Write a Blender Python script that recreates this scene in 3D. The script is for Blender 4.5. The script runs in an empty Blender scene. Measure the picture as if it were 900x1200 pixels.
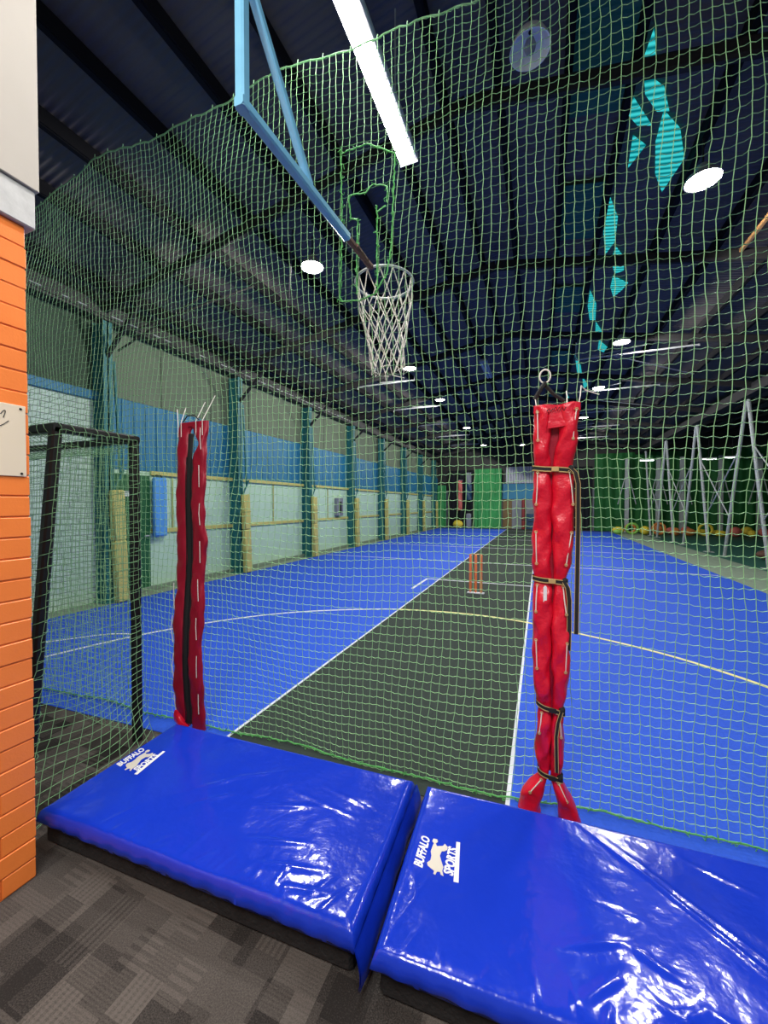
import bpy, math, random
from mathutils import Vector, Matrix
random.seed(7)
S = bpy.context.scene
COL = S.collection
R = math.radians

# ------------------------------------------------------------------ materials
def mat(name, col, rough=.6, metal=0, noise=None, bump=None, spec=.5, emit=None, coat=0, sheen=0):
    m = bpy.data.materials.new(name); m.use_nodes = True
    nt = m.node_tree; b = nt.nodes['Principled BSDF']
    b.inputs['Base Color'].default_value = (*col, 1)
    b.inputs['Roughness'].default_value = rough
    b.inputs['Metallic'].default_value = metal
    b.inputs['Specular IOR Level'].default_value = spec
    if coat: b.inputs['Coat Weight'].default_value = coat; b.inputs['Coat Roughness'].default_value = .06
    if emit:
        b.inputs['Emission Color'].default_value = (*emit[0], 1); b.inputs['Emission Strength'].default_value = emit[1]
    tc = nt.nodes.new('ShaderNodeTexCoord')
    if noise:
        sc, amt = noise[:2]
        n = nt.nodes.new('ShaderNodeTexNoise'); n.inputs['Scale'].default_value = sc; n.inputs['Detail'].default_value = 6
        nt.links.new(tc.outputs['Object'], n.inputs['Vector'])
        mx = nt.nodes.new('ShaderNodeMix'); mx.data_type = 'RGBA'
        mx.inputs[6].default_value = (*[c*(1-amt) for c in col], 1); mx.inputs[7].default_value = (*[min(1, c*(1+amt)) for c in col], 1)
        nt.links.new(n.outputs['Fac'], mx.inputs[0]); nt.links.new(mx.outputs[2], b.inputs['Base Color'])
    if bump:
        n2 = nt.nodes.new('ShaderNodeTexNoise'); n2.inputs['Scale'].default_value = bump[0]; n2.inputs['Detail'].default_value = 4
        nt.links.new(tc.outputs['Object'], n2.inputs['Vector'])
        bp = nt.nodes.new('ShaderNodeBump'); bp.inputs['Strength'].default_value = bump[1]; bp.inputs['Distance'].default_value = bump[2]
        nt.links.new(n2.outputs['Fac'], bp.inputs['Height']); nt.links.new(bp.outputs['Normal'], b.inputs['Normal'])
    return m

def emat(name, col, s):
    m = bpy.data.materials.new(name); m.use_nodes = True; nt = m.node_tree; nt.nodes.clear()
    o = nt.nodes.new('ShaderNodeOutputMaterial'); e = nt.nodes.new('ShaderNodeEmission')
    e.inputs[0].default_value = (*col, 1); e.inputs[1].default_value = s
    nt.links.new(e.outputs[0], o.inputs[0]); return m

M = dict(
    turf=mat('blue turf', (.019, .088, .59), .75, noise=(60, .22), bump=(900, .35, .004), spec=.25),
    pitch=mat('charcoal green turf', (.030, .043, .037), .9, noise=(80, .3), bump=(900, .4, .004), spec=.2),
    line=mat('white line paint', (.62, .66, .72), .7),
    yline=mat('yellow line paint', (.75, .72, .30), .7),
    concrete=mat('pale concrete', (.20, .27, .20), .9, noise=(8, .25)),
    teal_floor=mat('teal green floor', (.015, .10, .075), .6, noise=(6, .3)),
    slab=mat('grey slab', (.05, .055, .06), .9, noise=(10, .2)),
    brick=mat('orange painted brick', (.98, .235, .045), .42, noise=(9, .10), bump=(120, .25, .002)),
    mortar=mat('orange painted mortar', (.80, .17, .03), .5),
    beige=mat('beige render', (.50, .45, .39), .8, noise=(4, .08), bump=(60, .15, .002)),
    wtimber=mat('weathered white timber', (.55, .54, .52), .8, noise=(25, .2), bump=(40, .4, .003)),
    cream=mat('cream sign plate', (.78, .66, .50), .45),
    ink=mat('black ink', (.012, .010, .010), .5),
    vinyl=mat('blue vinyl', (.007, .034, .48), .15, bump=(7, .35, .02), spec=.55),
    foam=mat('black foam base', (.012, .011, .011), .95, noise=(40, .5), bump=(60, .8, .01)),
    white=mat('white print', (.85, .85, .85), .5),
    print=mat('beige print', (.62, .58, .50), .6),
    net=mat('green cord', (.27, .54, .24), .65),
    netthick=mat('bright green cord', (.10, .42, .10), .65),
    goalnet=mat('pale green cord', (.20, .42, .20), .7),
    black=mat('black paint', (.008, .008, .009), .45),
    blackcloth=mat('black webbing', (.010, .010, .010), .8),
    gold=mat('gold edging', (.50, .36, .14), .55),
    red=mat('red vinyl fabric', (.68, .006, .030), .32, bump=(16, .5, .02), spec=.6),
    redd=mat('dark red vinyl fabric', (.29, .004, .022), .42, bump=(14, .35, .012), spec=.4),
    cord=mat('white cord', (.78, .74, .66), .7),
    armblue=mat('light blue enamel', (.20, .52, .76), .35, noise=(14, .15)),
    rust=mat('rusty steel', (.14, .06, .04), .7, noise=(40, .5)),
    steel=mat('pale steel', (.42, .46, .45), .5, noise=(12, .15)),
    roof=mat('dark roof sheeting', (.098, .086, .078), .55, noise=(2.5, .3), spec=.35),
    purlin=mat('black purlin', (.006, .006, .008), .8, spec=.15),
    rafter=mat('dark rafter', (.026, .025, .026), .75, spec=.2),
    pipe=mat('white pipe', (.36, .37, .37), .5),
    housing=mat('white lamp housing', (.7, .7, .7), .4),
    greyhousing=mat('grey lamp housing', (.3, .3, .31), .4),
    mint=mat('mint white panel', (.52, .74, .54), .65, noise=(5, .08)),
    bandblue=mat('blue cladding', (.020, .19, .33), .55, noise=(4, .12)),
    fibro=mat('grey green fibre cement', (.145, .19, .12), .8, noise=(3, .15)),
    fibrod=mat('dark green fibre cement', (.06, .10, .06), .85, noise=(3, .2)),
    yellow=mat('pale yellow paint', (.60, .55, .16), .6, noise=(8, .12)),
    yellowgreen=mat('olive yellow paint', (.40, .42, .13), .6),
    teal=mat('teal steel', (.020, .17, .17), .5, noise=(6, .2)),
    gutter=mat('dark gutter', (.02, .022, .02), .6),
    greendoor=mat('dark green door', (.02, .13, .04), .5),
    padblue=mat('sky blue vinyl', (.10, .36, .78), .4),
    stump=mat('orange plastic', (.95, .24, .08), .4),
    curtain=mat('green shade cloth', (.010, .12, .022), .8, noise=(1.2, .6)),
    curtainl=mat('light green shade cloth', (.05, .34, .10), .8, noise=(2, .35)),
    navy=mat('navy vinyl', (.006, .05, .12), .5),
    dark=mat('black cloth', (.006, .008, .012), .9),
    brown=mat('brown door paint', (.16, .10, .035), .6),
    greywall=mat('grey wall', (.22, .24, .27), .8, noise=(3, .1)),
    lightwall=mat('pale ribbed panel', (.55, .57, .62), .5),
    padred=mat('maroon vinyl', (.20, .02, .02), .5),
    pink=mat('pink vinyl', (.70, .16, .13), .6),
    oran=mat('orange vinyl', (.75, .25, .06), .6),
    yell=mat('bright yellow vinyl', (.80, .62, .05), .6),
    limeg=mat('lime vinyl', (.25, .55, .08), .6),
    timber=mat('orange timber', (.78, .40, .13), .6, noise=(20, .3)),
    led=emat('white lamp glow', (1, .97, .98), 22),
    flood=emat('warm lamp glow', (1, .96, .85), 40),
    farled=emat('far lamp glow', (.9, 1, .97), 6),
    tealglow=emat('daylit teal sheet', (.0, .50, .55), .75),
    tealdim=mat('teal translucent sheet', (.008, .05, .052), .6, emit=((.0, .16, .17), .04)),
)

def whitewash():
    m = mat('whitewashed brick', (.60, .72, .62), .7); nt = m.node_tree; b = nt.nodes['Principled BSDF']
    tc = nt.nodes.new('ShaderNodeTexCoord'); mp = nt.nodes.new('ShaderNodeMapping')
    mp.inputs['Rotation'].default_value = (R(90), 0, R(90)); nt.links.new(tc.outputs['Object'], mp.inputs['Vector'])
    sep = nt.nodes.new('ShaderNodeSeparateXYZ'); cmb = nt.nodes.new('ShaderNodeCombineXYZ')
    nt.links.new(tc.outputs['Object'], sep.inputs[0]); nt.links.new(sep.outputs[1], cmb.inputs[0]); nt.links.new(sep.outputs[2], cmb.inputs[1])
    br = nt.nodes.new('ShaderNodeTexBrick'); br.inputs['Scale'].default_value = 1
    br.inputs['Brick Width'].default_value = .24; br.inputs['Row Height'].default_value = .086; br.inputs['Mortar Size'].default_value = .006
    br.inputs['Color1'].default_value = (.66, .84, .69, 1); br.inputs['Color2'].default_value = (.58, .75, .62, 1); br.inputs['Mortar'].default_value = (.22, .30, .25, 1)
    nt.links.new(cmb.outputs[0], br.inputs['Vector']); nt.links.new(br.outputs[0], b.inputs['Base Color'])
    return m
M['whitewash'] = whitewash()
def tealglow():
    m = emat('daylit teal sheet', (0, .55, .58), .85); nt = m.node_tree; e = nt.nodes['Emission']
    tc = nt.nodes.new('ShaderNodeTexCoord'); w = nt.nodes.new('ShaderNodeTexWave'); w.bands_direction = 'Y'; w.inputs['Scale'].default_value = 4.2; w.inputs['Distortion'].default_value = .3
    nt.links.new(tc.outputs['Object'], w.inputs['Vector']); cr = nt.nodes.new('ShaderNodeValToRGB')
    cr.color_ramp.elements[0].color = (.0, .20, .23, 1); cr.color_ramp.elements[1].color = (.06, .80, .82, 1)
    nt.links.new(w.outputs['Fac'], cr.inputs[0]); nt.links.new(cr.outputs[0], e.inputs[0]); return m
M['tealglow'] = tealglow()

def carpet():
    m = mat('patchwork carpet', (.05, .045, .04), .95, spec=.15); nt = m.node_tree; b = nt.nodes['Principled BSDF']
    N, L = nt.nodes.new, nt.links.new
    tc = N('ShaderNodeTexCoord'); sep = N('ShaderNodeSeparateXYZ'); L(tc.outputs['Object'], sep.inputs[0])
    def math_(op, a, b_=None, c=None):
        n = N('ShaderNodeMath'); n.operation = op
        for i, v in enumerate((a, b_, c)):
            if v is None: continue
            if isinstance(v, (int, float)): n.inputs[i].default_value = v
            else: L(v, n.inputs[i])
        return n.outputs[0]
    def cell(sx, sy, off, seed):
        fx = math_('FLOOR', math_('DIVIDE', sep.outputs[0], sx))
        sh = N('ShaderNodeTexWhiteNoise'); sh.noise_dimensions = '1D'; L(math_('ADD', fx, seed), sh.inputs['W'])
        fy = math_('FLOOR', math_('ADD', math_('DIVIDE', sep.outputs[1], sy), math_('MULTIPLY', sh.outputs[0], off)))
        cb = N('ShaderNodeCombineXYZ'); L(fx, cb.inputs[0]); L(fy, cb.inputs[1]); cb.inputs[2].default_value = seed
        w = N('ShaderNodeTexWhiteNoise'); w.noise_dimensions = '3D'; L(cb.outputs[0], w.inputs['Vector'])
        return w.outputs[0]
    a = cell(.165, .21, 3, 1.3); c = cell(.105, .125, 5, 7.7)
    mixv = math_('ADD', math_('MULTIPLY', a, .55), math_('MULTIPLY', c, .45))
    # ribbed patches: some run along, some across
    sx = math_('GREATER_THAN', math_('SINE', math_('MULTIPLY', sep.outputs[0], 2*math.pi/.024)), 0.1)
    sy = math_('GREATER_THAN', math_('SINE', math_('MULTIPLY', sep.outputs[1], 2*math.pi/.030)), 0.1)
    fine = math_('GREATER_THAN', math_('SINE', math_('MULTIPLY', sep.outputs[1], 2*math.pi/.012)), 0)
    mx = math_('GREATER_THAN', c, .86); my = math_('MULTIPLY', math_('GREATER_THAN', c, .70), math_('LESS_THAN', c, .86))
    mf = math_('GREATER_THAN', a, .74)
    rib = math_('ADD', math_('ADD', math_('MULTIPLY', mx, sx), math_('MULTIPLY', my, sy)), math_('MULTIPLY', mf, math_('MULTIPLY', fine, .5)))
    n = N('ShaderNodeTexNoise'); n.inputs['Scale'].default_value = 220; n.inputs['Detail'].default_value = 3; L(tc.outputs['Object'], n.inputs['Vector'])
    v = math_('ADD', math_('SUBTRACT', math_('MULTIPLY', mixv, 1.35), .22), math_('MULTIPLY', rib, -.24))
    v = math_('ADD', v, math_('MULTIPLY', math_('SUBTRACT', n.outputs['Fac'], .5), 1.3))
    cr = N('ShaderNodeValToRGB'); cr.color_ramp.elements[0].color = (.022, .0195, .018, 1); cr.color_ramp.elements[1].color = (.120, .106, .094, 1)
    cr.color_ramp.elements[0].position = -.0; cr.color_ramp.elements[1].position = 1
    L(v, cr.inputs[0]); L(cr.outputs[0], b.inputs['Base Color'])
    bp = N('ShaderNodeBump'); bp.inputs['Strength'].default_value = .5; bp.inputs['Distance'].default_value = .004
    L(v, bp.inputs['Height']); L(bp.outputs[0], b.inputs['Normal'])
    return m
M['carpet'] = carpet()

# ------------------------------------------------------------------ mesh builder
class MB:
    def __init__(s): s.v = []; s.f = []; s.mi = []
    def add(s, vs, fs, mi=0):
        o = len(s.v); s.v += [tuple(p) for p in vs]; s.f += [tuple(i+o for i in f) for f in fs]; s.mi += [mi]*len(fs); return s
    def box(s, x0, x1, y0, y1, z0, z1, mi=0):
        vs = [(x, y, z) for z in (z0, z1) for y in (y0, y1) for x in (x0, x1)]
        return s.add(vs, [(0,2,3,1),(4,5,7,6),(0,1,5,4),(2,6,7,3),(0,4,6,2),(1,3,7,5)], mi)
    def bbox(s, x0, x1, y0, y1, z0, z1, r=.004, mi=0):      # box with chamfered edges
        def ring(z, i): return [(x0+i+c, y0+i, z) for c in (0,)] if 0 else None
        vs = []
        for z, i in ((z0, r), (z0+r, 0), (z1-r, 0), (z1, r)):
            a, b_, c, d = x0+i, x1-i, y0+i, y1-i; k = r if i == 0 else 0
            vs += [(a+k,c,z),(b_-k,c,z),(b_,c+k,z),(b_,d-k,z),(b_-k,d,z),(a+k,d,z),(a,d-k,z),(a,c+k,z)]
        fs = []
        for l in range(3):
            for j in range(8): fs.append((l*8+j, l*8+(j+1) % 8, (l+1)*8+(j+1) % 8, (l+1)*8+j))
        fs.append(tuple(range(7, -1, -1))); fs.append(tuple(range(24, 32)))
        return s.add(vs, fs, mi)
    def bar(s, p0, p1, w, h, up=(0,0,1), mi=0):
        p0, p1 = Vector(p0), Vector(p1); d = (p1-p0).normalized(); u = Vector(up)
        if abs(d.dot(u)) > .95: u = Vector((0,1,0))
        a = d.cross(u).normalized()*w/2; b_ = a.cross(d).normalized()*h/2
        c = .18
        sec = [a*(1-c*2)+b_, a+b_*(1-c*2), a-b_*(1-c*2), a*(1-c*2)-b_, -a*(1-c*2)-b_, -a-b_*(1-c*2), -a+b_*(1-c*2), -a*(1-c*2)+b_]
        vs = [p+q for p in (p0, p1) for q in sec]
        fs = [(j, (j+1) % 8, 8+(j+1) % 8, 8+j) for j in range(8)] + [tuple(range(7,-1,-1)), tuple(range(8,16))]
        return s.add(vs, fs, mi)
    def tube(s, pts, r, n=8, caps=True, mi=0, closed=False):
        pts = [Vector(p) for p in pts]; N = len(pts)
        rr = r if isinstance(r, (list, tuple)) else [r]*N
        vs = []; prev = None
        for i, p in enumerate(pts):
            if closed: d = pts[(i+1) % N]-pts[i-1]
            else: d = pts[min(i+1, N-1)]-pts[max(i-1, 0)]
            if d.length < 1e-9: d = Vector((0,0,1))
            d.normalize()
            if prev is None:
                u = Vector((0,0,1)) if abs(d.z) < .9 else Vector((1,0,0))
                a = d.cross(u).normalized()
            else:
                a = prev-d*prev.dot(d)
                a = a.normalized() if a.length > 1e-6 else d.orthogonal().normalized()
            prev = a; b_ = d.cross(a)
            for j in range(n):
                t = 2*math.pi*j/n; vs.append(p+(a*math.cos(t)+b_*math.sin(t))*rr[i])
        fs = []
        for i in range(N if closed else N-1):
            k = (i+1) % N
            for j in range(n): fs.append((i*n+j, i*n+(j+1) % n, k*n+(j+1) % n, k*n+j))
        if caps and not closed: fs += [tuple(range(n-1,-1,-1)), tuple(range((N-1)*n, N*n))]
        return s.add(vs, fs, mi)
    def lathe(s, prof, c=(0,0,0), n=24, mi=0):
        vs = [(c[0]+r*math.cos(2*math.pi*j/n), c[1]+r*math.sin(2*math.pi*j/n), c[2]+z) for r, z in prof for j in range(n)]
        fs = [(i*n+j, i*n+(j+1) % n, (i+1)*n+(j+1) % n, (i+1)*n+j) for i in range(len(prof)-1) for j in range(n)]
        return s.add(vs, fs, mi)
    def blob(s, c, rx, ry, rz, n=10, mi=0):
        prof = [(math.sin(math.pi*i/n), -math.cos(math.pi*i/n)) for i in range(n+1)]; m = n*2
        vs = [(c[0]+rx*max(r,1e-3)*math.cos(2*math.pi*j/m), c[1]+ry*max(r,1e-3)*math.sin(2*math.pi*j/m), c[2]+rz*z) for r, z in prof for j in range(m)]
        return s.add(vs, [(i*m+j, i*m+(j+1) % m, (i+1)*m+(j+1) % m, (i+1)*m+j) for i in range(n) for j in range(m)], mi)
    def grid(s, fn, nu, nv, mi=0, closed_u=False):
        vs = [fn(i, j) for j in range(nv) for i in range(nu)]
        fs = []
        for j in range(nv-1):
            for i in range(nu if closed_u else nu-1):
                k = (i+1) % nu; fs.append((j*nu+i, j*nu+k, (j+1)*nu+k, (j+1)*nu+i))
        return s.add(vs, fs, mi)
    def build(s, name, m, parent=None, smooth=False, angle=None, **props):
        me = bpy.data.meshes.new(name); me.from_pydata(s.v, [], s.f)
        for x in (m if isinstance(m, (list, tuple)) else [m]): me.materials.append(x)
        if isinstance(m, (list, tuple)): me.polygons.foreach_set('material_index', s.mi)
        if smooth:
            me.polygons.foreach_set('use_smooth', [True]*len(me.polygons))
            if angle: me.set_sharp_from_angle(angle=R(angle))
        me.update()
        o = bpy.data.objects.new(name, me); COL.objects.link(o)
        if parent: o.parent = parent
        for k, v in props.items(): o[k] = v
        return o

def struct(name, mb, m, smooth=False, angle=None): return mb.build(name, m, None, smooth, angle, kind='structure')
def thing(name, label, cat, loc=(0,0,0), rz=0, group=None):
    o = bpy.data.objects.new(name, None); COL.objects.link(o); o.location = loc; o.rotation_euler = (0,0,rz); o.empty_display_size = .05
    o['label'] = label; o['category'] = cat
    if group: o['group'] = group
    return o
def copy_thing(o, loc, label, parent=None):
    c = o.copy(); COL.objects.link(c)
    if parent is None: c.location = loc; c['label'] = label
    else: c.parent = parent
    for ch in list(o.children): copy_thing(ch, None, None, c)
    return c
def textmesh(txt, size, shear=0, bold=0.0, ext=.0008):
    cu = bpy.data.curves.new('lettering', 'FONT'); cu.body = txt; cu.size = size; cu.shear = shear; cu.extrude = ext; cu.offset = bold; cu.resolution_u = 3
    o = bpy.data.objects.new('lettering', cu); COL.objects.link(o)
    dg = bpy.context.evaluated_depsgraph_get(); dg.update()
    me = bpy.data.meshes.new_from_object(o.evaluated_get(dg)); bpy.data.objects.remove(o)
    return me
def jit(a): return random.uniform(-a, a)
def lerp(a, b_, t): return a+(b_-a)*t
def interp(tab, x):
    if x <= tab[0][0]: return tab[0][1]
    for (a, va), (b_, vb) in zip(tab, tab[1:]):
        if x <= b_: return va+(vb-va)*(x-a)/(b_-a)
    return tab[-1][1]
def sstep(t): t = max(0, min(1, t)); return t*t*(3-2*t)

# ------------------------------------------------------------------ camera
cam = bpy.data.cameras.new('camera'); co = bpy.data.objects.new('camera', cam); COL.objects.link(co)
co.location = (0, 0, 1.6); co.rotation_euler = (R(90-1.13), 0, R(21.91))
cam.sensor_fit = 'HORIZONTAL'; cam.sensor_width = 36; cam.lens = 36*455/900; cam.clip_start = .05; cam.clip_end = 200
S.camera = co

# ------------------------------------------------------------------ floors and markings
WX = -6.7; YB = 26.8; RX = 14.5
def edgeY(x): return 2.06+.06*x
b = MB(); b.add([(-8,-3.5,0),(RX,-3.5,0),(RX,edgeY(3),0),(3,edgeY(3),0),(-8,edgeY(-8),0),(-8,-3.5,-.08),(RX,-3.5,-.08),(RX,edgeY(3),-.08),(3,edgeY(3),-.08),(-8,edgeY(-8),-.08)],
    [(0,1,2,3,4),(9,8,7,6,5),(0,5,6,1),(1,6,7,2),(3,8,9,4),(4,9,5,0),(2,7,8,3)]); struct('floor', b, M['carpet'])
b = MB(); b.add([(-8,edgeY(-8),-.001),(3,edgeY(3),-.001),(RX,edgeY(3),-.001),(RX,YB,-.001),(-8,YB,-.001),(-8,edgeY(-8),-.08),(3,edgeY(3),-.08),(RX,edgeY(3),-.08),(RX,YB,-.08),(-8,YB,-.08)],
    [(0,1,2,3,4),(9,8,7,6,5),(0,5,6,1),(1,6,7,2),(2,7,8,3),(3,8,9,4),(4,9,5,0)]); struct('floor_slab', b, M['teal_floor'])
def patch(name, pts, z0, z1, m):
    n = len(pts); b = MB(); b.add([(x, y, z1) for x, y in pts]+[(x, y, z0) for x, y in pts],
        [tuple(range(n)), tuple(range(2*n-1, n-1, -1))]+[(i, n+i, n+(i+1) % n, (i+1) % n) for i in range(n)]); return struct(name, b, m)
CL, CR = -6.34, 3.77
PL, PR = -1.98, -.15
patch('floor_turf', [(CL, edgeY(CL)), (PL, edgeY(PL)), (PL, YB-.9), (CL, YB-.9)], -.001, .004, M['turf'])
patch('floor_turf', [(PR, edgeY(PR)), (CR, edgeY(CR)), (CR, YB-.9), (PR, YB-.9)], -.001, .004, M['turf'])
patch('floor_pitch', [(PL, edgeY(PL)), (PR, edgeY(PR)), (PR, YB-.9), (PL, YB-.9)], -.001, .004, M['pitch'])
patch('floor_concrete', [(CR, 2.3), (5.0, 2.3), (5.0, YB-.1), (CR, YB-.1)], -.001, .006, M['concrete'])
patch('floor_concrete', [(WX, 2.0), (CL, 2.0), (CL, YB-.1), (WX, YB-.1)], -.001, .012, M['concrete'])
patch('floor_concrete', [(CL, YB-.9), (CR, YB-.9), (CR, YB-.05), (CL, YB-.05)], -.001, .004, M['slab'])
# painted lines
def strip(name, pts, w, m, z=.0055):
    b = MB(); vs = []; n = len(pts)
    for i, (x, y) in enumerate(pts):
        x0, y0 = pts[max(0, i-1)]; x1, y1 = pts[min(n-1, i+1)]
        d = math.hypot(x1-x0, y1-y0); nx, ny = -(y1-y0)/d*w/2, (x1-x0)/d*w/2
        vs += [(x+nx, y+ny, z), (x-nx, y-ny, z), (x+nx, y+ny, .0035), (x-nx, y-ny, .0035)]
    fs = [(4*i, 4*i+1, 4*i+5, 4*i+4) for i in range(n-1)]+[(4*i, 4*i+4, 4*i+6, 4*i+2) for i in range(n-1)]+[(4*i+1, 4*i+3, 4*i+7, 4*i+5) for i in range(n-1)]
    b.add(vs, fs); return struct(name, b, m)
strip('floor_marking', [(PL, edgeY(PL)+.02), (PL, YB-.9)], .022, M['line'])
strip('floor_marking', [(PR, edgeY(PR)+.02), (PR, YB-.9)], .022, M['line'])
strip('floor_marking', [(-2.24, 7.0), (-2.24, 8.03)], .05, M['line'], .006)
strip('floor_marking', [(-2.26, 8.05), (PR, 8.05)], .05, M['line'], .0065)
strip('floor_marking', [(CL+.05, 10.75), (CR-.05, 10.85)], .05, M['line'], .006)
for y in (14.6, 18.3, 21.6, 24.6): strip('floor_marking', [(CL+.05, y), (CR-.05, y)], .05, M['line'], .006)
arc = [(-4.85,2.2),(-4.8,2.4),(-4.59,3.15),(-4.22,3.85),(-3.76,4.45),(-3.3,4.86),(-2.78,5.18),(-2.4,5.37),(-2.08,5.51),(-1.56,5.62),(-1.0,5.68),(-.35,5.62),(.02,5.50),(.39,5.34),(.9,5.12),(1.38,4.84),(1.86,4.38),(2.2,3.9),(2.42,3.4),(2.5,2.6)]
def smooth_poly(p, it=3):
    for _ in range(it):
        q = [p[0]]
        for a, c in zip(p, p[1:]): q += [(.75*a[0]+.25*c[0], .75*a[1]+.25*c[1]), (.25*a[0]+.75*c[0], .25*a[1]+.75*c[1])]
        p = q+[p[-1]]
    return p
sa = smooth_poly(arc, 2)
k = min(range(len(sa)), key=lambda i: abs(sa[i][0]-PL))
strip('floor_marking', sa[:k+1], .045, M['line'], .007); strip('floor_marking', sa[k:], .045, M['yline'], .007)
strip('floor_marking', smooth_poly([(-5.5,2.45),(-5.36,2.6),(-5.12,2.91),(-4.95,3.12),(-4.72,3.24),(-4.56,3.22)], 2), .035, M['line'], .006)

# ------------------------------------------------------------------ entrance wall (orange brick, render above)
b = MB()
bh, bl, mj = .086, .24, .005
y1 = .965
b.box(-2.23, -2.0035, -1.8, y1-.004, 0, 2.755, 1)
for r in range(32):
    z0 = r*bh+mj/2; z1 = (r+1)*bh-mj/2; off = 0 if r % 2 else .12
    y = y1+off
    while y > -1.8:
        ya = max(-1.8, y-bl+mj); yb = min(y1, y)
        if yb-ya > .02: 
            j = jit(.0012); b.bbox(-2.235, -2.0+j, ya, yb+(jit(.002) if yb == y1 else 0), z0, z1, .003, 0)
        y -= bl
struct('wall_entrance', b, [M['brick'], M['mortar']])
b = MB(); b.bbox(-2.25, -1.985, -1.8, .995, 2.756, 2.915, .005); struct('trim_1', b, M['wtimber'])
b = MB(); b.bbox(-2.24, -1.975, -1.8, 1.005, 2.916, 5.2, .003); struct('wall_entrance_upper', b, M['beige'])
t = thing('wall_sign', 'cream plate with black script lettering screwed to the orange brick wall', 'sign', (-1.998, .68, 1.715))
b = MB(); b.bbox(0, .004, -.30, .272, 0, .292, .0015); b.build('plate', M['cream'], t)
for y in (-.285, .255):
    for z in (.012, .278):
        sc = MB(); sc.lathe([(.0001, .003), (.004, .003), (.005, .001), (.005, 0)], n=10)
        o = sc.build('screw', M['black'], t); o.location = (.004, y, z); o.rotation_euler = (0, R(90), 0)
# the tail ends of two lines of script that run on past the frame
b = MB()
for pts in ([(.19,.245),(.20,.262),(.206,.262),(.203,.247),(.198,.232)], [(.17,.205),(.185,.196),(.198,.205),(.215,.222)], [(.12,.20),(.14,.215),(.15,.20),(.165,.192),(.178,.208)], [(.10,.25),(.125,.262),(.14,.248),(.16,.262),(.185,.25)]):
    b.tube([(.0045, y, z) for y, z in smooth_poly(pts, 2)], .0016, 5)
b.build('lettering', M['ink'], t)

# ------------------------------------------------------------------ left wall
BAY0 = 4.15
b = MB(); b.box(WX-.25, WX+.02, -3.5, BAY0, 0, 3.28); struct('wall_left', b, M['whitewash'])
b = MB(); b.box(WX-.25, WX-.01, -3.5, BAY0, 3.42, 4.75); struct('wall_left', b, M['fibrod'])
b = MB(); b.bbox(WX-.25, WX+.06, -3.5, BAY0, 3.281, 3.419); struct('trim_2', b, M['bandblue'])
b = MB(); b.box(WX-.25, WX, BAY0, YB, 0, 2.2); struct('wall_left', b, M['mint'])
b = MB()
y = BAY0                                                       # blue ribbed cladding
while y < YB:
    b.box(WX-.2, WX-.012, y, y+.19, 2.21, 3.42); b.box(WX-.2, WX, y+.19, y+.215, 2.21, 3.42); y += .215
struct('wall_left', b, M['bandblue'])
b = MB()
y = BAY0
while y < YB:
    b.box(WX-.25, WX-.03, y+.006, y+1.19, 3.43, 4.75); b.box(WX-.25, WX-.015, y-.02, y+.004, 3.43, 4.75); y += 1.2
struct('wall_left', b, M['fibro'])
b = MB(); b.bbox(WX+.001, WX+.05, BAY0+.9, YB, 2.14, 2.215); b.bbox(WX+.001, WX+.035, BAY0+.9, YB, 1.06, 1.14)
struct('trim_3', b, M['yellow'])
b = MB()
for y in (5.5, 8.6, 11.5): b.bbox(WX+.001, WX+.02, y, y+.035, 1.15, 2.13)
struct('trim_4', b, M['yellowgreen'])
b = MB(); b.bbox(WX+.001, WX+.06, BAY0, YB, .013, .09); struct('baseboard_left', b, M['concrete'])
b = MB(); b.box(WX-.1, WX+.22, -3.5, YB, 4.56, 4.78); b.box(WX+.22, WX+.24, -3.5, YB, 4.6, 4.8); struct('trim_5', b, M['gutter'])
# daylight through gaps at the eave, painted as pale dashes
b = MB(); y = 2.0; random.seed(3)
while y < 13:
    l = random.uniform(.05, .22)
    if random.random() < .75: b.bbox(WX+.241, WX+.252, y, y+l, 4.63, 4.648, .002)
    y += l+random.uniform(.05, .12)
struct('trim_eave_daylight', b, M['pipe'])

# steel columns and the yellow pads in front of them
ord_ = ['nearest', 'second', 'third', 'fourth', 'fifth', 'sixth', 'seventh', 'eighth']
CY = [4.15, 7.1, 10.05, 13.0, 16.0, 19.0, 22.0, 25.1]
for i, y in enumerate(CY):
    t = thing('steel_column', f'teal steel column on the left wall, {ord_[i]} one from the entrance', 'column', (WX+.15, y, .012), group='teal columns along the left wall')
    b = MB(); b.box(-.135, .13, -.012, .012, 0, 4.5); b.box(.118, .13, -.07, .07, 0, 4.5); b.box(-.14, -.128, -.07, .07, 0, 4.5); b.build('shaft', M['teal'] if i else M['teal'], t)
    b = MB(); b.bbox(-.14, .18, -.12, .12, 0, .02); b.build('base_plate', M['teal'], t)
    b = MB(); b.bar((.12, .10, 3.9), (.16, .16, 2.0), .035, .035); b.bar((.13, 0, 1.7), (.20, .18, 2.15), .03, .03); b.build('brace', M['teal'], t)
    b = MB(); b.bar((.05, 0, 3.9), (.85, 0, 4.62), .06, .06); b.build('knee_brace', M['rafter'], t)
    t2 = thing('column_pad', f'tall pale yellow safety pad leaning at the {ord_[i]} teal column from the entrance', 'pad', (WX+.36, y+.12, .013), group='yellow pads along the left wall')
    b = MB()
    for (z0, z1, x0) in ((0, 1.0, 0), (1.005, 1.82, 0)):
        b.bbox(-.06, .06, -.10, .10, z0, z1, .02)
    o = b.build('cover', M['yellow'], t2, True, 40); o.rotation_euler = (R(2), 0, 0)
    for z in (.5, 1.4):
        b = MB(); b.bbox(-.063, .063, -.103, .103, z, z+.03, .002); o = b.build('strap', M['yellowgreen'], t2); o.rotation_euler = (R(2), 0, 0)
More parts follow.
